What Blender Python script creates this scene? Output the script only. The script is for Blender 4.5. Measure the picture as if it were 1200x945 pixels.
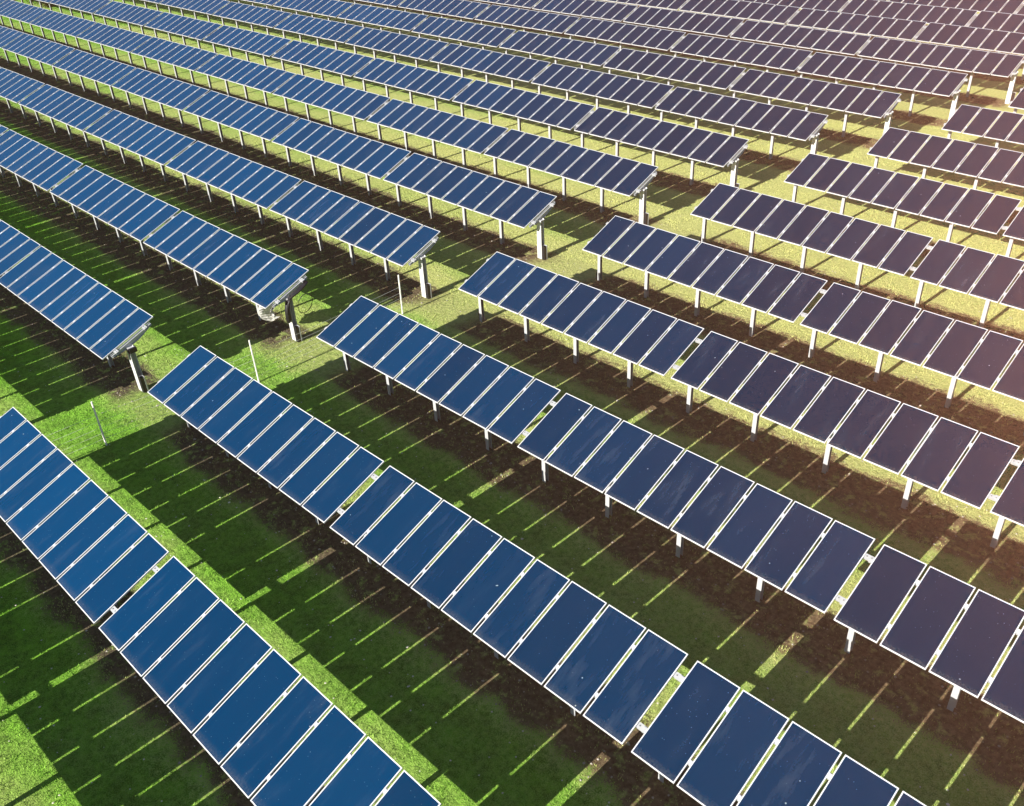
import bpy, math, random
import numpy as np
from mathutils import Vector, Matrix

for o in list(bpy.data.objects): bpy.data.objects.remove(o)
S = bpy.context.scene
COL = S.collection
random.seed(7); rng = np.random.default_rng(7)

# ------------------------------------------------------------------ camera
H = 1.65                      # height of the tables' lower edge over the ground
FPX, CX, CY, CZ = 1080.708, 28.9417, -3.2393, 14.7596 + H
YAW, PITCH, ROLL = -0.80278, -0.58789, -0.05344
PITCH_ROW, SLOPE, TILT = 5.37624, 2.12449, 0.34958
AISLE, TABLE, SKEW = 3.08769, 9.22181, 1.13574
cy_, sy_ = math.cos(YAW), math.sin(YAW)
fw = Vector((sy_*math.cos(PITCH), cy_*math.cos(PITCH), math.sin(PITCH)))
rt = Vector((cy_, -sy_, 0)); up = rt.cross(fw)
R2 = rt*math.cos(ROLL) + up*math.sin(ROLL); U2 = -rt*math.sin(ROLL) + up*math.cos(ROLL)
cam = bpy.data.cameras.new('camera'); camo = bpy.data.objects.new('camera', cam); COL.objects.link(camo)
M = Matrix(((R2.x, U2.x, -fw.x), (R2.y, U2.y, -fw.y), (R2.z, U2.z, -fw.z))).to_4x4()
M.translation = (CX, CY, CZ); camo.matrix_world = M
cam.sensor_width = 36; cam.lens = FPX*36/1200; cam.clip_end = 2000; cam.clip_start = 0.1
S.camera = camo

# ------------------------------------------------------------------ light
SUN_AZ, SUN_EL = math.radians(86.5), math.radians(25.8)     # heading the light travels to, height of the sun
W = bpy.data.worlds.new('World'); S.world = W; W.use_nodes = True
nt = W.node_tree; bg = nt.nodes['Background']
sky = nt.nodes.new('ShaderNodeTexSky'); sky.sky_type = 'NISHITA'; sky.sun_disc = False
sky.sun_elevation = SUN_EL; sky.sun_rotation = math.radians(183.5); sky.air_density = 0.85; sky.dust_density = 0.15; sky.ozone_density = 1.5
nt.links.new(sky.outputs[0], bg.inputs[0]); bg.inputs[1].default_value = 0.05
sl = bpy.data.lights.new('sun', 'SUN'); so = bpy.data.objects.new('sun', sl); COL.objects.link(so)
sl.energy = 5.0; sl.angle = math.radians(0.22); sl.color = (1.0, 0.93, 0.82)
d = Vector((math.cos(SUN_AZ)*math.cos(SUN_EL), math.sin(SUN_AZ)*math.cos(SUN_EL), -math.sin(SUN_EL)))
so.rotation_euler = d.to_track_quat('-Z', 'Y').to_euler(); so.location = (0, -40, 40)
S.view_settings.view_transform = 'Standard'; S.view_settings.look = 'None'
S.view_settings.exposure = 1.12; S.view_settings.gamma = 1.0; S.view_settings.use_curve_mapping = False
S.render.engine = 'CYCLES'
HAZE_DENSITY, HAZE_ANISO, HAZE_COLOR = 0.00058, -0.72, (1.0, 0.41, 0.24)

# ------------------------------------------------------------------ node helpers
def mat(name):
    m = bpy.data.materials.new(name); m.use_nodes = True
    n = m.node_tree; b = n.nodes['Principled BSDF']
    return m, n, b
def node(n, t, **kw):
    x = n.nodes.new(t)
    for k, v in kw.items():
        if k.startswith('i_'):
            key = k[2:]; key = int(key) if key.isdigit() else key
            x.inputs[key].default_value = v
        else: setattr(x, k, v)
    return x
def math_(n, op, a, b=None, clamp=False):
    x = n.nodes.new('ShaderNodeMath'); x.operation = op; x.use_clamp = clamp
    for i, v in enumerate((a, b)):
        if v is None: continue
        if isinstance(v, (int, float)): x.inputs[i].default_value = v
        else: n.links.new(v, x.inputs[i])
    return x.outputs[0]
def ramp(n, fac, lo, hi, a=0.0, b=1.0):
    x = n.nodes.new('ShaderNodeMapRange'); x.interpolation_type = 'SMOOTHSTEP'
    x.inputs[1].default_value = lo; x.inputs[2].default_value = hi; x.inputs[3].default_value = a; x.inputs[4].default_value = b
    n.links.new(fac, x.inputs[0]); return x.outputs[0]
def mix(n, fac, a, b):
    x = n.nodes.new('ShaderNodeMix'); x.data_type = 'RGBA'
    if isinstance(fac, (int, float)): x.inputs[0].default_value = fac
    else: n.links.new(fac, x.inputs[0])
    for i, v in ((6, a), (7, b)):
        if isinstance(v, tuple): x.inputs[i].default_value = (*v, 1)
        else: n.links.new(v, x.inputs[i])
    return x.outputs[2]
def noise(n, vec, scale, detail=4, rough=0.55, seed=0.0):
    x = n.nodes.new('ShaderNodeTexNoise'); x.noise_dimensions = '4D'
    x.inputs['W'].default_value = seed; x.inputs['Scale'].default_value = scale
    x.inputs['Detail'].default_value = detail; x.inputs['Roughness'].default_value = rough
    if vec is not None: n.links.new(vec, x.inputs['Vector'])
    return x.outputs[0]

# ------------------------------------------------------------------ materials
def metal(name, col, rough=0.45, metallic=0.0, var=0.12):
    m, n, b = mat(name)
    tc = node(n, 'ShaderNodeNewGeometry')
    f = noise(n, tc.outputs['Position'], 9, 5)
    c = mix(n, f, tuple(v*(1-var) for v in col), tuple(min(1, v*(1+var)) for v in col))
    n.links.new(c, b.inputs['Base Color']); b.inputs['Roughness'].default_value = rough; b.inputs['Metallic'].default_value = metallic
    return m
ALU = metal('white_aluminium', (0.74, 0.74, 0.76), 0.35, 0.15, 0.06)
GALV = metal('galvanised_steel', (0.46, 0.48, 0.50), 0.45, 0.25, 0.15)
BACK = metal('backsheet', (0.6, 0.6, 0.6), 0.6)
BLACK = metal('black_rubber', (0.012, 0.013, 0.016), 0.5)
STAKE = metal('pale_stake', (0.82, 0.81, 0.77), 0.7)
WIRE = metal('fence_wire', (0.62, 0.63, 0.60), 0.4)
BOLT = metal('bolt_steel', (0.16, 0.16, 0.17), 0.4, 0.5)
STONE = metal('pale_stone', (0.34, 0.31, 0.27), 0.9, 0, 0.3)
PETAL = metal('pale_petals', (0.62, 0.60, 0.50), 0.8, 0, 0.1)

def glass_mat():
    m, n, b = mat('blue_module_glass')
    oi = node(n, 'ShaderNodeObjectInfo'); tc = node(n, 'ShaderNodeTexCoord')
    off = node(n, 'ShaderNodeVectorMath', operation='SCALE'); off.inputs[0].default_value = (37.0, 51.0, 13.0)
    n.links.new(oi.outputs['Random'], off.inputs['Scale'])
    add = node(n, 'ShaderNodeVectorMath', operation='ADD')
    n.links.new(tc.outputs['Object'], add.inputs[0]); n.links.new(off.outputs[0], add.inputs[1])
    v = add.outputs[0]
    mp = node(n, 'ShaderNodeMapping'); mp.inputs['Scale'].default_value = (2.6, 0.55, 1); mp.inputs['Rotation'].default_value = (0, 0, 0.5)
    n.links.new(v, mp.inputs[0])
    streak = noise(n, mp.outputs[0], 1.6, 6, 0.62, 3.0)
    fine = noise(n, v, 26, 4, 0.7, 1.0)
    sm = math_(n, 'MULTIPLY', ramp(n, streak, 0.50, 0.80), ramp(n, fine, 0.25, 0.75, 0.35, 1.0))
    jit_ = math_(n, 'ADD', 0.9, math_(n, 'MULTIPLY', oi.outputs['Random'], 0.2))
    base = mix(n, node_sep(n, oi.outputs['Color']), (0.0002, 0.036, 0.105), (0.0030, 0.0125, 0.030))     # cobalt to near-black: left-right brightness shift painted into the glass colour
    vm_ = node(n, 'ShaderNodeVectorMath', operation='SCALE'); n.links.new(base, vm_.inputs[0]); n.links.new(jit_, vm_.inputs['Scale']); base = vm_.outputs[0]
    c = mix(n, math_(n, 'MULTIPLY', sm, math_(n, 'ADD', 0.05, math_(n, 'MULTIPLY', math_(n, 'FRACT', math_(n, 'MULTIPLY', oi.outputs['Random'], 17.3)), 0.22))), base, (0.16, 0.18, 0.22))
    vor = node(n, 'ShaderNodeTexVoronoi'); vor.inputs['Scale'].default_value = 3.1; n.links.new(v, vor.inputs['Vector'])
    keep = math_(n, 'GREATER_THAN', node_sep(n, vor.outputs['Color']), 0.72)
    spot = math_(n, 'MULTIPLY', ramp(n, vor.outputs['Distance'], 0.03, 0.055, 1, 0), keep)
    c = mix(n, math_(n, 'MULTIPLY', spot, 0.75), c, (0.5, 0.52, 0.5))
    so3 = node(n, 'ShaderNodeSeparateXYZ'); n.links.new(tc.outputs['Object'], so3.inputs[0])
    low = math_(n, 'MULTIPLY', ramp(n, so3.outputs[1], 0.03, 0.20, 1, 0), ramp(n, fine, 0.3, 0.8))
    c = mix(n, math_(n, 'MULTIPLY', low, 0.28), c, (0.22, 0.21, 0.18))
    vd = node(n, 'ShaderNodeTexVoronoi'); vd.inputs['Scale'].default_value = 22; n.links.new(v, vd.inputs['Vector'])
    k2 = math_(n, 'GREATER_THAN', node_sep(n, vd.outputs['Color']), 0.93)
    dots = math_(n, 'MULTIPLY', ramp(n, vd.outputs['Distance'], 0.08, 0.2, 1, 0), k2)
    c = mix(n, math_(n, 'MULTIPLY', dots, 0.4), c, (0.3, 0.34, 0.36))
    n.links.new(c, b.inputs['Base Color'])
    n.links.new(ramp(n, streak, 0.3, 0.8, 0.13, 0.20), b.inputs['Roughness'])
    b.inputs['IOR'].default_value = 2.1
    b.inputs['Specular Tint'].default_value = (0.05, 0.62, 1.0, 1)
    return m
def node_sep(n, col):
    x = n.nodes.new('ShaderNodeSeparateColor'); n.links.new(col, x.inputs[0]); return x.outputs[0]
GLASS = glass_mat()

def ground_colour(n, leaf=False):
    geo = node(n, 'ShaderNodeNewGeometry'); P = geo.outputs['Position']
    sp = node(n, 'ShaderNodeSeparateXYZ'); n.links.new(P, sp.inputs[0]); X, Y = sp.outputs[0], sp.outputs[1]
    # distance along the rows measured from the aisle, and place within one row pitch
    xr = math_(n, 'SUBTRACT', X, math_(n, 'MULTIPLY', Y, SKEW/PITCH_ROW))
    big = noise(n, P, 0.16, 4, 0.55, 2.0); mid = noise(n, P, 0.9, 5, 0.6, 5.0); fin = noise(n, P, 7.0, 6, 0.7, 8.0); tiny = noise(n, P, 34.0, 3, 0.7, 11.0)
    m_ = math_(n, 'FLOORED_MODULO', math_(n, 'ADD', Y, 2.0), PITCH_ROW)     # 2.0 = the tables' lower edge
    wob = math_(n, 'ADD', m_, math_(n, 'MULTIPLY', math_(n, 'SUBTRACT', mid, 0.5), 1.3))
    wob = math_(n, 'ADD', wob, math_(n, 'MULTIPLY', math_(n, 'SUBTRACT', fin, 0.5), 1.0))
    wob = math_(n, 'ADD', wob, math_(n, 'MULTIPLY', math_(n, 'SUBTRACT', tiny, 0.5), 1.3))
    band = math_(n, 'MULTIPLY', ramp(n, wob, 1.75, 2.05), ramp(n, wob, 3.55, 3.9, 1, 0))
    ais = math_(n, 'ADD', xr, math_(n, 'MULTIPLY', math_(n, 'SUBTRACT', mid, 0.5), 2.0))
    aisle = math_(n, 'MULTIPLY', ramp(n, ais, -0.6, 0.6), ramp(n, ais, 2.3, 3.4, 1, 0))
    weeds = noise(n, P, 3.3, 5, 0.7, 31.0)
    band = math_(n, 'MULTIPLY', band, ramp(n, weeds, 0.52, 0.66, 1, 0.35))
    soil = math_(n, 'MULTIPLY', band, math_(n, 'SUBTRACT', 1.0, math_(n, 'MULTIPLY', aisle, 0.85)), True)
    # dry grass: more of it, with warm glow painted in, far off and towards the right; straw along the edges of the bare bands
    far = math_(n, 'ADD', math_(n, 'MULTIPLY', Y, 0.030), math_(n, 'MULTIPLY', xr, 0.012))
    dry = math_(n, 'ADD', far, math_(n, 'MULTIPLY', math_(n, 'SUBTRACT', big, 0.5), 1.1))
    edge = math_(n, 'MULTIPLY', ramp(n, wob, 1.2, 2.1), ramp(n, wob, 4.4, 5.4, 1, 0))
    dry = math_(n, 'ADD', dry, math_(n, 'MULTIPLY', edge, 0.38))
    dry = math_(n, 'ADD', dry, math_(n, 'MULTIPLY', math_(n, 'SUBTRACT', fin, 0.5), 0.8))
    dry = ramp(n, dry, -0.05, 1.25)
    clump = noise(n, P, 2.6, 5, 0.65, 21.0)
    green = mix(n, ramp(n, math_(n, 'ADD', math_(n, 'MULTIPLY', fin, 0.5), math_(n, 'MULTIPLY', clump, 0.5)), 0.38, 0.62), (0.022, 0.125, 0.004), (0.17, 0.48, 0.020))
    green = mix(n, ramp(n, tiny, 0.35, 0.75), green, (0.30, 0.54, 0.08))
    straw = mix(n, ramp(n, fin, 0.3, 0.7), (0.30, 0.37, 0.08), (0.55, 0.58, 0.20))
    straw = mix(n, ramp(n, tiny, 0.4, 0.7), straw, (0.68, 0.66, 0.33))
    grass = mix(n, dry, green, straw)
    earth = mix(n, ramp(n, fin, 0.3, 0.7), (0.060, 0.050, 0.034), (0.16, 0.135, 0.085))
    red = mix(n, ramp(n, fin, 0.3, 0.7), (0.105, 0.066, 0.038), (0.28, 0.205, 0.12))
    rr = ramp(n, math_(n, 'ADD', math_(n, 'ADD', math_(n, 'MULTIPLY', Y, 0.035), math_(n, 'MULTIPLY', xr, 0.03)), math_(n, 'MULTIPLY', big, 0.2)), 0.3, 1.3)
    earth = mix(n, rr, earth, red)
    earth = mix(n, math_(n, 'MULTIPLY', ramp(n, tiny, 0.62, 0.8), 0.35), earth, (0.3, 0.24, 0.18))
    if leaf:
        c = mix(n, math_(n, 'MULTIPLY', soil, 0.55), grass, straw)
    else:
        c = mix(n, soil, grass, earth)
    return c, fin, tiny, mid
def ground_mat():
    m, n, b = mat('meadow_ground')
    c, fin, tiny, mid = ground_colour(n)
    n.links.new(c, b.inputs['Base Color']); b.inputs['Roughness'].default_value = 1.0; b.inputs['Specular IOR Level'].default_value = 0.1
    h = math_(n, 'ADD', math_(n, 'MULTIPLY', fin, 1.0), math_(n, 'MULTIPLY', tiny, 0.35))
    bp = node(n, 'ShaderNodeBump'); bp.inputs['Strength'].default_value = 1.0; bp.inputs['Distance'].default_value = 0.12
    n.links.new(h, bp.inputs['Height']); n.links.new(bp.outputs[0], b.inputs['Normal'])
    return m
def blade_mat():
    m, n, b = mat('grass_blade')
    c, *_ = ground_colour(n, True)
    n.links.new(c, b.inputs['Base Color']); b.inputs['Roughness'].default_value = 0.7; b.inputs['Specular IOR Level'].default_value = 0.2
    return m
GROUND, BLADE = ground_mat(), blade_mat()
def leaf_mat():
    m, n, b = mat('bush_leaf')
    geo = node(n, 'ShaderNodeNewGeometry'); f = noise(n, geo.outputs['Position'], 3.0, 4)
    n.links.new(mix(n, ramp(n, f, 0.3, 0.7), (0.05, 0.10, 0.015), (0.16, 0.19, 0.04)), b.inputs['Base Color']); b.inputs['Roughness'].default_value = 0.6
    return m
LEAF = leaf_mat()
BARK = metal('bark', (0.09, 0.065, 0.045), 0.9)
def sheet_mat():
    m, n, b = mat('clear_plastic')
    geo = node(n, 'ShaderNodeNewGeometry'); f = noise(n, geo.outputs['Position'], 6.0, 5)
    n.links.new(mix(n, f, (0.35, 0.35, 0.33), (0.75, 0.75, 0.73)), b.inputs['Base Color']); b.inputs['Roughness'].default_value = 0.3
    b.inputs['Transmission Weight'].default_value = 0.35; b.inputs['IOR'].default_value = 1.2
    return m
PLASTIC = sheet_mat()

# ------------------------------------------------------------------ mesh helpers
class MB:
    def __init__(s): s.v = []; s.f = []
    def box(s, x0, x1, y0, y1, z0, z1):
        i = len(s.v)
        s.v += [(x, y, z) for z in (z0, z1) for y in (y0, y1) for x in (x0, x1)]
        s.f += [tuple(i+k for k in q) for q in ((0,2,3,1),(4,5,7,6),(0,1,5,4),(2,6,7,3),(0,4,6,2),(1,3,7,5))]
        return s
    def prism(s, poly, x0, x1):           # polygon in (y, z) extruded along x
        i = len(s.v); k = len(poly)
        s.v += [(x0, y, z) for y, z in poly] + [(x1, y, z) for y, z in poly]
        s.f += [tuple(i+j for j in range(k))[::-1], tuple(i+k+j for j in range(k))]
        s.f += [(i+j, i+(j+1) % k, i+k+(j+1) % k, i+k+j) for j in range(k)]
        return s
    def tube(s, pts, r, seg=8):
        pts = [Vector(p) for p in pts]; rings = []
        for a, p in enumerate(pts):
            t = (pts[min(a+1, len(pts)-1)] - pts[max(a-1, 0)]).normalized()
            u = t.cross(Vector((0, 0, 1)) if abs(t.z) < .9 else Vector((1, 0, 0))).normalized(); w = t.cross(u)
            rr = r[a] if isinstance(r, (list, tuple)) else r
            i = len(s.v); s.v += [tuple(p + (u*math.cos(q*2*math.pi/seg) + w*math.sin(q*2*math.pi/seg))*rr) for q in range(seg)]; rings.append(i)
        for a, b in zip(rings, rings[1:]):
            s.f += [(a+q, a+(q+1) % seg, b+(q+1) % seg, b+q) for q in range(seg)]
        s.f += [tuple(rings[0]+q for q in range(seg))[::-1], tuple(rings[-1]+q for q in range(seg))]
        return s
    def mesh(s, name, m, smooth=False):
        me = bpy.data.meshes.new(name); me.from_pydata(s.v, [], s.f); me.materials.append(m); me.validate(); me.update()
        if smooth: me.polygons.foreach_set('use_smooth', [True]*len(me.polygons))
        return me
def link(name, me, parent=None, loc=(0, 0, 0), rot=(0, 0, 0)):
    o = bpy.data.objects.new(name, me); COL.objects.link(o); o.location = loc; o.rotation_euler = rot
    if parent is not None: o.parent = parent
    return o
def empty(name, loc=(0, 0, 0), rot=(0, 0, 0)):
    o = bpy.data.objects.new(name, None); COL.objects.link(o); o.location = loc; o.rotation_euler = rot; o.empty_display_size = 0.3
    return o
def tag(o, label, cat, group=None):
    o['label'] = label; o['category'] = cat
    if group: o['group'] = group
    return o

# ------------------------------------------------------------------ ground
def ground_z(x, y):
    return 0.0
gm = bpy.data.meshes.new('ground')
nx = 81; g = np.linspace(-200, 200, nx)
vs = [(float(x), float(y), 0.0) for y in g for x in g]
gm.from_pydata(vs, [], [(j*nx+i, j*nx+i+1, (j+1)*nx+i+1, (j+1)*nx+i) for j in range(nx-1) for i in range(nx-1)])
gm.materials.append(GROUND); go = link('ground', gm); go['kind'] = 'structure'

# ------------------------------------------------------------------ solar tables
ct, st = math.cos(TILT), math.sin(TILT)
PW = 0.948; FR = 0.021; TH = 0.036
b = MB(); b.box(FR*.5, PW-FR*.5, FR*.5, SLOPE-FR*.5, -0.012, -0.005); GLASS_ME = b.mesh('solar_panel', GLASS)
b = MB(); b.box(0, FR, 0, SLOPE, -TH, 0).box(PW-FR, PW, 0, SLOPE, -TH, 0).box(FR, PW-FR, 0, FR, -TH, -0.0005).box(FR, PW-FR, SLOPE-FR, SLOPE, -TH, -0.0005)
b.box(FR, PW-FR, .0+FR, SLOPE-FR, -0.020, -0.0125)
FRAME_ME = b.mesh('panel_frame', ALU)
PUR = (0.225*SLOPE, 0.785*SLOPE)
def purlin_mesh(x0, x1):
    b = MB(); b.box(x0, x1, -0.055, 0.055, -0.042, -0.038).box(x0, x1, -0.055, -0.050, -0.105, -0.042).box(x0, x1, -0.055, 0.03, -0.109, -0.105)
    return b.mesh('purlin', GALV)
PUR_ME = purlin_mesh(-0.10, 9.10)
b = MB(); b.box(-0.10, 0.10, -0.060, 0.060, -0.0375, -0.033).box(-0.10, 0.10, -0.060, -0.0555, -0.10, -0.0375); SPL_ME = b.mesh('purlin_splice', GALV)
b = MB()
for sx in (-.055, .055): b.tube([(sx, 0, -0.030), (sx, 0, -0.020)], 0.014, 6)
BOLT_ME = b.mesh('bolt', BOLT)
# clamps that hold neighbouring panels on the purlins
b = MB(); b.box(-0.048, -0.001, -0.03, 0.03, -0.003, 0.004); b.box(-0.042, -0.006, -0.025, 0.025, -0.036, -0.003); CLAMP_ME = b.mesh('panel_clamp', ALU)
# rafter under the purlins, deepest over the post; (s, n) plane
raf = [(0.12*SLOPE, -0.060), (0.90*SLOPE, -0.060), (0.90*SLOPE, -0.165), (0.62*SLOPE, -0.27), (0.36*SLOPE, -0.27), (0.12*SLOPE, -0.165)]
b = MB(); b.prism(raf, -0.006, 0.006)
b.box(-0.04, 0.04, 0.12*SLOPE, 0.90*SLOPE, -0.1135, -0.1105)
for (a, c) in ((raf[2], raf[3]), (raf[3], raf[4]), (raf[4], raf[5])):
    b.prism([(a[0], a[1]), (c[0], c[1]), (c[0], c[1]-0.007), (a[0], a[1]-0.007)], -0.04, 0.04)
RAF_ME = b.mesh('rafter', GALV)
PY = 0.94; PZ = H + PY*math.tan(TILT) - 0.255/ct
def post_mesh(w, dpt, m=None):
    b = MB(); t = 0.008
    b.box(-w/2, w/2, -dpt/2, -dpt/2+t, -0.1, PZ-0.03).box(-w/2, w/2, dpt/2-t, dpt/2, -0.1, PZ+0.04).box(-w/2, -w/2+t, -dpt/2+t, dpt/2-t, -0.1, PZ)
    b.box(-w*.62, w*.62, -dpt*.62, dpt*.62, PZ-0.005-0.01, PZ-0.002)
    return b.mesh('post', m or GALV)
POST_ME = post_mesh(0.13, 0.13); ENDPOST_ME = post_mesh(0.24, 0.19, metal('pale_galvanised', (0.6, 0.61, 0.62), 0.45, 0.2, 0.15))
# sleeve at the foot of the end posts: an open white channel with a dark inside
b = MB(); b.box(0, 0.008, -0.10, 0.07, 0.0, 0.62).box(0.008, 0.17, 0.06, 0.07, 0.0, 0.62).box(0.158, 0.17, 0.035, 0.06, 0.0, 0.60)
SLEEVE_ME = b.mesh('cable_sleeve', GALV)
b = MB(); b.box(0.012, 0.154, -0.085, 0.055, 0.0, 0.60)
for i in range(4): b.tube([(0.03+i*0.034, -0.085, 0.0), (0.032+i*0.034, -0.09, 0.3), (0.03+i*0.034, -0.085, 0.64)], 0.017, 8)
SLCAB_ME = b.mesh('cable', BLACK)
# bundle of black cable lead-ins at the foot of the right block's first posts
b = MB()
for i in range(5):
    x = -0.12+0.03*i; b.tube([(x, -0.02, 0), (x-0.01, -0.04, 0.25), (x+0.02, 0.0, 0.5), (x+0.05, 0.05, 0.9)], 0.014, 6)
LEAD_ME = b.mesh('cable', BLACK)

def children(o, allobs):
    return [c for c in allobs if c.parent == o]
def make_table(side):
    r = empty('solar_table')
    x0 = -9.0 if side == 'L' else 0.0
    parts = []
    for i in range(9):
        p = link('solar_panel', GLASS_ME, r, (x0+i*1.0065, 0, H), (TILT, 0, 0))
        f = link('frame', FRAME_ME, p); parts.append((p, [f]))
    for s in PUR:
        q = link('purlin', PUR_ME, r, (x0, s*ct, H+s*st), (TILT, 0, 0))
        sp = link('splice_plate', SPL_ME, q, (9.11, 0, 0)); bo = link('bolt', BOLT_ME, q, (9.11, 0, 0)); parts.append((q, [sp, bo]))
        for i in range(1, 9): parts.append((link('panel_clamp', CLAMP_ME, r, (x0+i*1.0065-0.0055, s*ct, H+s*st), (TILT, 0, 0)), []))
    for i in range(4):
        x = 0.02 - 2.305*i if side == 'L' else 0.11 + 2.305*i
        if side == 'R' : x = 0.11+2.305*i
        parts.append((link('rafter', RAF_ME, r, (x, 0, H), (TILT, 0, 0)), []))
        parts.append((link('post', POST_ME, r, (x, PY, 0)), []))
    return r, parts
PROTO = {s: make_table(s) for s in 'LR'}
used = {'L': False, 'R': False}
def place_table(side, loc, rz, label):
    root, parts = PROTO[side]
    if not used[side]:
        used[side] = True; r = root; new = parts
    else:
        r = root.copy(); COL.objects.link(r); new = []
        for p, subs in parts:
            c = p.copy(); COL.objects.link(c); c.parent = r; ns = []
            for q in subs:
                e = q.copy(); COL.objects.link(e); e.parent = c; ns.append(e)
            new.append((c, ns))
    r.location = loc; r.rotation_euler = (rz[0], rz[1], 0)
    tag(r, label, 'solar table', 'nine-panel tables of the left block' if side == 'L' else 'nine-panel tables of the right block')
    return r, new

ROWFIX = {('L',1):(-.055,-.006,-.037,-.029),('R',1):(.071,-.052,.089,-.03),('L',2):(-.013,.05,-.004,.013),('R',2):(.05,-.025,.033,-.043),
 ('L',3):(-.029,-.016,-.019,-.006),('R',3):(-.04,-.02,.02,.051),('L',4):(-.047,.045,-.017,-.05),('R',4):(.013,-.019,-.025,-.005),
 ('L',5):(-.047,.05,-.043,-.027),('R',5):(.055,-.001,-.031,-.011),('L',6):(.017,.008,.005,.043),('L',7):(-.057,.026,0,-.051),
 ('L',9):(.045,.018,.045,.001),('L',10):(-.08,.04,.027,-.03),('L',11):(-.037,.025,.05,-.018)}
def proj(p):
    dd = Vector(p) - Vector((CX, CY, CZ)); z = dd.dot(fw)
    return (600 + FPX*dd.dot(R2)/z, 472.5 - FPX*dd.dot(U2)/z) if z > 0.5 else None
def seen(pts, m):
    q = [proj(p) for p in pts]; q = [a for a in q if a]
    if not q: return False
    xs = [a[0] for a in q]; ys = [a[1] for a in q]
    return max(xs) > -m and min(xs) < 1200+m and max(ys) > -m and min(ys) < 945+m
NUM = ['zeroth','first','second','third','fourth','fifth','sixth','seventh','eighth','ninth','tenth','eleventh','twelfth','thirteenth','fourteenth','fifteenth','sixteenth','seventeenth']
TABLES = {}
for k in range(-1, 17):
    for side in 'LR':
        fx = ROWFIX.get((side, k), (0, 0, 0, 0))
        for t in range(0, 11):
            X = AISLE + t*TABLE if side == 'R' else -t*TABLE
            Xc = X + (4.5 if side == 'R' else -4.5)
            if side == 'L' and X < -92: continue
            wx = X + SKEW*k + fx[0]; wy = k*PITCH_ROW + fx[1] + fx[3]*Xc/20
            e = 9.0 if side == 'R' else -9.0
            body = [(wx+a*e, wy+y, z) for a in (0, .5, 1) for y, z in ((0, H), (SLOPE*ct, H+SLOPE*st), (PY, 0))]
            shade = [(wx+a*e, wy+y, 0) for a in (0, .5, 1) for y in (3.3, 6.9)]
            vis = seen(body, 0)
            if not (seen(body, 25) or seen(shade, 25)): continue
            if k == 0 and side == 'L' and t > 3: continue
            row = k if side == 'L' else k+1
            blk = 'left' if side == 'L' else 'right'
            if not vis and k <= 0:
                lab = f'blue solar table out of view, {NUM[t+1]} from the aisle, shading the lower left grass'if side=='R' else f'blue solar table out of view, {NUM[t+1]} from the aisle, left block front row'
            elif t == 0:
                lab = f'blue solar table ending at the grass aisle, {NUM[row]} row from the front, {blk} block'
            else:
                lab = f'blue solar table, {NUM[t+1]} from the grass aisle, {NUM[row]} row from the front, {blk} block'
            jit = (random.gauss(0, 0.004), random.gauss(0, 0.0010))
            r, parts = place_table(side, (wx, wy, fx[2]+random.gauss(0, 0.004)), jit, lab)
            table_tone = random.gauss(0, 0.04)
            for p, subs in parts:
                shade_mix = min(1.0, max(0.0, ((wx + p.location.x)*R2.x + wy*R2.y - 3.0)/22.0 + table_tone + random.gauss(0, 0.05))); p.color = (shade_mix, shade_mix, shade_mix, 1)  # panels darken towards camera right: light falloff painted in, plus random tone
            for p, subs in parts:                        # every panel sits a touch differently
                if p.name.startswith('solar_panel'):
                    p.rotation_euler = (TILT+random.gauss(0, 0.0025), random.gauss(0, 0.0022), random.gauss(0, 0.0012))
                    p.location.z += random.gauss(0, 0.0012)
            TABLES[(side, k, t)] = (r, parts)
            if t > 0:
                next(p for p, s_ in parts if p.name.startswith('post')).data = POST_ME
            if t == 0:
                posts = [p for p, s_ in parts if p.name.startswith('post')]
                raf_ = [p for p, s_ in parts if p.name.startswith('rafter')]
                if side == 'L':
                    posts[0].data = ENDPOST_ME
                    sl_ = link('cable_sleeve', SLEEVE_ME, posts[0], (0.128, 0.0, 0))
                    link('cable', SLCAB_ME, posts[0], (0.128, 0.0, 0))
                    for q_, subs in parts:
                        if q_.name.startswith('purlin'): pass
                else:
                    posts[0].data = POST_ME
                    link('cable', LEAD_ME, posts[0], (0, 0, 0))

# ------------------------------------------------------------------ things at the aisle ends
def aisle_xy(k): return SKEW*k, k*PITCH_ROW
# black cable bundle sweeping off the second row's end post up to its rafter
x, y = aisle_xy(2)
s = 0.86*SLOPE
bx = x+0.19
top = Vector((bx, y+s*ct, H+s*st-0.16))
pts = [(bx-0.05, y+PY-0.14, 0.92), (bx-0.07, y+PY-0.12, 1.35), (bx-0.04, y+PY-0.08, 1.62), (bx, y+PY+0.08, 1.82), (bx+0.03, y+PY+0.34, 1.92), (bx, y+PY+0.62, 2.02), tuple(top)]
b = MB()
for a in range(10):
    ox, oy = (0.075 if a else 0)*math.cos(a*0.7), (0.075 if a else 0)*math.sin(a*0.7)
    b.tube([(p[0]+ox+0.02*math.sin(i*1.3+a), p[1]+oy*.8-0.03, p[2]-0.03+0.6*oy+0.01*math.cos(i+a)) for i, p in enumerate(pts)], 0.034, 7)
o = link('cable_bundle', b.mesh('cable_bundle', BLACK, True)); tag(o, 'thick black cable bundle curving from post to rafter, end of second left row', 'cable')
# loose loop of the same cable
b = MB()
b.tube([(x+0.24+0.12*math.sin(a*.52), y+PY+0.55+0.32*math.cos(a*.52), 1.35+0.42*math.sin(a*.52)) for a in range(-3, 10)], 0.014, 6)
o = link('cable_loop', b.mesh('cable_loop', BLACK, True)); tag(o, 'thin black cable hanging in a loose loop beside the second left row end post', 'cable')
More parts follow.
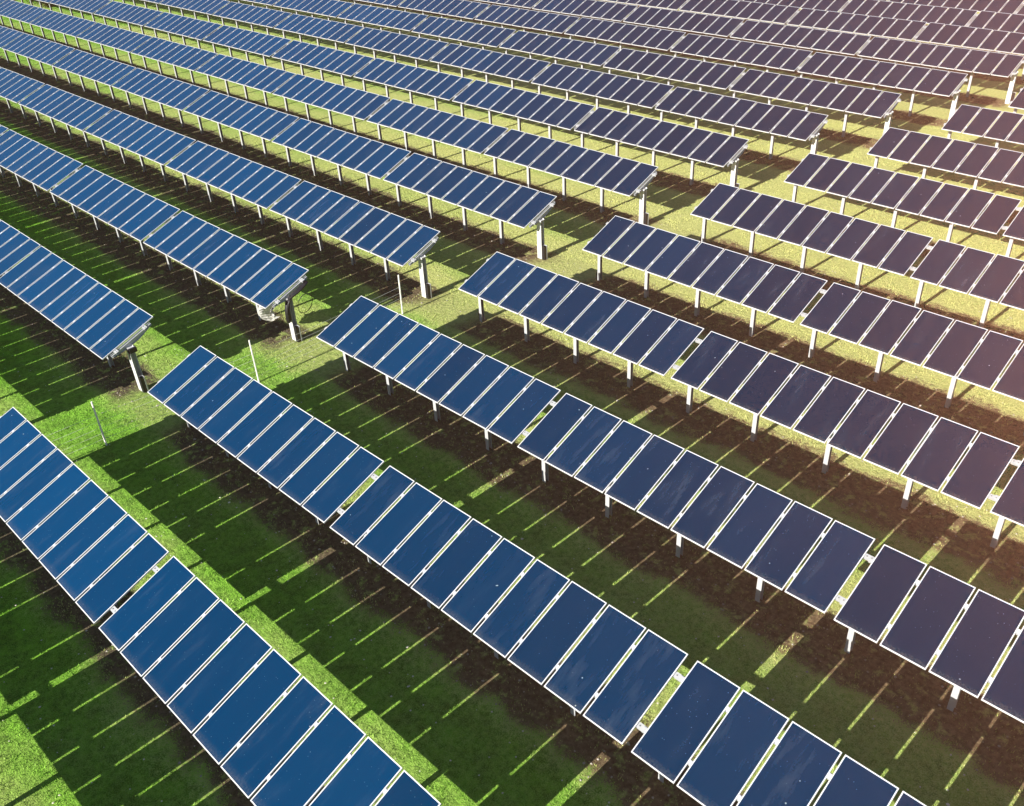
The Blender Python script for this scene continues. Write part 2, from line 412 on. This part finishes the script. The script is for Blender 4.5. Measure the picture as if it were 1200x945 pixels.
# crumpled clear plastic under the lower edge of the same table
n_ = 16; V = []; F = []
for i in range(n_):
    for j in range(n_):
        u, v = i/(n_-1), j/(n_-1)
        px = x-1.35+1.30*u+0.10*math.sin(5*v+2*u)+random.gauss(0, .03)
        py = y+0.30+0.25*v+0.16*math.sin(9*u+3*v)+random.gauss(0, .035)
        pz = 1.55-1.05*v*(0.55+0.35*math.sin(3.1*u+0.4))+0.06*math.sin(11*u)+random.gauss(0, .02)+0.10*u
        V.append((px, py, pz))
F = [(i*n_+j, (i+1)*n_+j, (i+1)*n_+j+1, i*n_+j+1) for i in range(n_-1) for j in range(n_-1)]
me = bpy.data.meshes.new('plastic_sheet'); me.from_pydata(V, [], F); me.materials.append(PLASTIC); me.update()
o = link('plastic_sheet', me); so_ = o.modifiers.new('thickness', 'SOLIDIFY'); so_.thickness = 0.004
tag(o, 'crumpled clear plastic sheet hanging under the corner of the second left row', 'plastic sheet')
# dark cap wrapped round the head of the first row's end post
x, y = aisle_xy(1)
b = MB(); b.box(x-0.07, x+0.20, y+PY-0.125, y+PY+0.125, PZ-0.19, PZ-0.03)
b.tube([(x+0.10, y+PY-0.14, PZ-0.05), (x+0.14, y+PY-0.15, PZ-0.25), (x+0.09, y+PY-0.14, PZ-0.42)], 0.02, 6)
o = link('cable_box', b.mesh('cable_box', BLACK)); tag(o, 'small dark cable box strapped to the end post head of the first left row', 'cable box')

# ------------------------------------------------------------------ wire fence in the aisle
fp = [(2.85, -1.3, 0.0), (3.27, 3.98, 0.0), (3.78, 9.18, 0.0), (3.81, 15.53, 0.0)]
fence = empty('wire_fence', fp[1]); tag(fence, 'thin wire fence with pale stakes running up the grass aisle', 'fence')
FH = 1.62
for i, p in enumerate(fp):
    b = MB(); b.tube([(0, 0, -0.1), (0, 0, 0.02), (0, 0, FH)], [0.035, 0.032, 0.026], 8); 
    q = link('stake', b.mesh('stake', STAKE), fence, (p[0]-fp[1][0], p[1]-fp[1][1], 0), (random.gauss(0, .012), random.gauss(0, .012), 0))
for hgt in (0.25, 0.45, 0.66, 0.88, 1.12):
    b = MB()
    for a, c in zip(fp, fp[1:]):
        pts = []
        for i in range(9):
            u = i/8; pts.append((a[0]+(c[0]-a[0])*u-fp[1][0], a[1]+(c[1]-a[1])*u-fp[1][1], hgt-0.03*math.sin(math.pi*u)))
        b.tube(pts, 0.004, 4)
    link('wire', b.mesh('wire', WIRE), fence)

# ------------------------------------------------------------------ shrubs beyond the far ends
def bush(loc, rad, hgt, n, label, seed):
    r = np.random.default_rng(seed); V = []; F = []
    root = empty('bush', loc); tag(root, label, 'bush', 'shrubs among the far rows')
    cl = r.normal(0, 0.45, (9, 3)); cl[:, 2] = abs(cl[:, 2])*0.8+0.35
    for i in range(n):
        c = cl[i % 9]; p = (c + r.normal(0, 0.22, 3))*np.array([rad, rad, hgt*0.7]); p[2] = max(0.05, p[2])
        a = r.normal(0, 1, 3); a /= np.linalg.norm(a); bb = np.cross(a, r.normal(0, 1, 3)); bb /= np.linalg.norm(bb)
        sz = r.uniform(0.04, 0.09); k = len(V)
        V += [tuple(p-a*sz), tuple(p+bb*sz*.5), tuple(p+a*sz), tuple(p-bb*sz*.5)]; F.append((k, k+1, k+2, k+3))
    me = bpy.data.meshes.new('foliage'); me.from_pydata(V, [], F); me.materials.append(LEAF); link('foliage', me, root)
    b = MB()
    for i in range(6):
        a = i*1.05; b.tube([(0, 0, -.05), (math.cos(a)*rad*.3, math.sin(a)*rad*.3, hgt*.4), (math.cos(a)*rad*.6, math.sin(a)*rad*.6, hgt*.75)], [.04, .025, .01], 5)
    link('stem', b.mesh('stem', BARK), root)
bush((-77.2, 35.4, 0), 0.9, 1.2, 1500, 'dark green shrub in the top left corner behind the fifth left row', 1)
bush((-75.0, 35.0, 0), 0.8, 0.7, 900, 'low yellowish shrub just right of the dark shrub, top left corner', 2)
bush((-84.5, 33.8, 0), 1.1, 1.3, 1500, 'dark shrub at the very corner, leftmost of the shrubs', 3)

# ------------------------------------------------------------------ grass, stones and flowers
def hash_noise(x, y, s, sd):
    f = lambda a, b: np.modf(np.abs(np.sin(a*127.1+b*311.7+sd)*43758.5453))[0]
    x = x*s; y = y*s; xi, yi = np.floor(x), np.floor(y); u, v = x-xi, y-yi; u = u*u*(3-2*u); v = v*v*(3-2*v)
    return (f(xi, yi)*(1-u)+f(xi+1, yi)*u)*(1-v)+(f(xi, yi+1)*(1-u)+f(xi+1, yi+1)*u)*v
def scatter(n, dmax):
    # density falls off with distance from the viewpoint; kept to the wedge of field that can be looked at
    out = []
    tot = 0
    while tot < n:
        r = np.sqrt(rng.uniform(0, 1, n))*dmax; r = dmax*(r/dmax)**1.25
        az = rng.uniform(math.radians(92), math.radians(182) , n)
        x = CX+4 + r*np.cos(az); y = CY-4 + r*np.sin(az)
        out.append(np.stack([x, y], 1)); tot += n
    return np.concatenate(out)[:n]
def soil_mask(x, y):
    m = np.mod(y+2.0, PITCH_ROW); m = m + (hash_noise(x, y, 1.1, 1)-.5)*.8
    return (m > 1.9) & (m < 3.75)
def blades(n, dmax, name, label_h, wid):
    p = scatter(n, dmax); bare = soil_mask(p[:, 0], p[:, 1]); keep = ~bare | (rng.uniform(0, 1, n) < 0.22)
    cl = hash_noise(p[:, 0], p[:, 1], 3.1, 9); keep &= rng.uniform(0, 1, n) < 0.35+0.9*cl
    p = p[keep]; n = len(p); cl = cl[keep]
    h = rng.uniform(0.5, 1.0, n)*label_h*(0.5+cl); a = rng.uniform(0, 2*math.pi, n); lean = rng.uniform(0.1, 0.9, n)*h
    w = rng.uniform(0.6, 1.2, n)*wid; a2 = rng.uniform(0, 2*math.pi, n)
    v = np.zeros((n, 3, 3), np.float32)
    v[:, 0, 0] = p[:, 0]-np.cos(a2)*w; v[:, 0, 1] = p[:, 1]-np.sin(a2)*w; v[:, 0, 2] = -0.004
    v[:, 1, 0] = p[:, 0]+np.cos(a2)*w; v[:, 1, 1] = p[:, 1]+np.sin(a2)*w; v[:, 1, 2] = -0.004
    v[:, 2, 0] = p[:, 0]+np.cos(a)*lean; v[:, 2, 1] = p[:, 1]+np.sin(a)*lean; v[:, 2, 2] = h
    me = bpy.data.meshes.new(name); me.vertices.add(3*n); me.vertices.foreach_set('co', v.reshape(-1))
    me.loops.add(3*n); me.loops.foreach_set('vertex_index', np.arange(3*n, dtype=np.int32))
    me.polygons.add(n); me.polygons.foreach_set('loop_start', np.arange(0, 3*n, 3, dtype=np.int32)); me.polygons.foreach_set('loop_total', np.full(n, 3, dtype=np.int32))
    me.materials.append(BLADE); me.update(calc_edges=True); me.validate()
    o = link(name, me); o['kind'] = 'stuff'; o['label'] = 'short green and straw-coloured grass between and under the rows'; o['category'] = 'grass'
    return o
blades(900000, 62, 'grass', 0.065, 0.010)
def bits(n, dmax, name, m, rad, flat, z, label, cat, soil):
    p = scatter(n*4, dmax); bare = soil_mask(p[:, 0], p[:, 1]); p = p[bare if soil else ~bare][:n]
    V = []; F = []
    for x, y in p:
        r = rad*random.uniform(.5, 1.3)*(1.6 if random.random() < .06 else 1); k = len(V); ph = random.random()*6
        for a in range(5): V.append((x+r*math.cos(ph+a*1.256)*random.uniform(.7, 1.2), y+r*math.sin(ph+a*1.256)*random.uniform(.7, 1.2), z))
        V.append((x, y, z+r*flat)); F += [(k+a, k+(a+1) % 5, k+5) for a in range(5)]
    me = bpy.data.meshes.new(name); me.from_pydata(V, [], F); me.materials.append(m); me.update()
    o = link(name, me); o['kind'] = 'stuff'; o['label'] = label; o['category'] = cat
bits(2600, 50, 'pebbles', STONE, 0.028, 0.7, 0.0, 'small pale stones scattered on the bare soil under the rows', 'pebbles', True)
bits(2600, 50, 'flowers', PETAL, 0.022, 0.3, 0.05, 'tiny pale flowers and leaves dotted through the grass', 'flowers', False)

# ------------------------------------------------------------------ haze
if HAZE_DENSITY > 0:
    b = MB(); b.box(-215, 215, -215, 215, -1.0, 19.5)
    hm = bpy.data.materials.new('haze_air'); hm.use_nodes = True; hn = hm.node_tree
    for x_ in list(hn.nodes):
        if x_.type == 'BSDF_PRINCIPLED': hn.nodes.remove(x_)
    pv = hn.nodes.new('ShaderNodeVolumePrincipled'); pv.inputs['Density'].default_value = HAZE_DENSITY
    pv.inputs['Anisotropy'].default_value = HAZE_ANISO; pv.inputs['Color'].default_value = (*HAZE_COLOR, 1)
    out = [x_ for x_ in hn.nodes if x_.type == 'OUTPUT_MATERIAL'][0]
    hn.links.new(pv.outputs[0], out.inputs['Volume'])
    o = link('haze', b.mesh('haze', hm)); o['kind'] = 'stuff'; o['label'] = 'warm sunlit haze over the field'; o['category'] = 'haze'
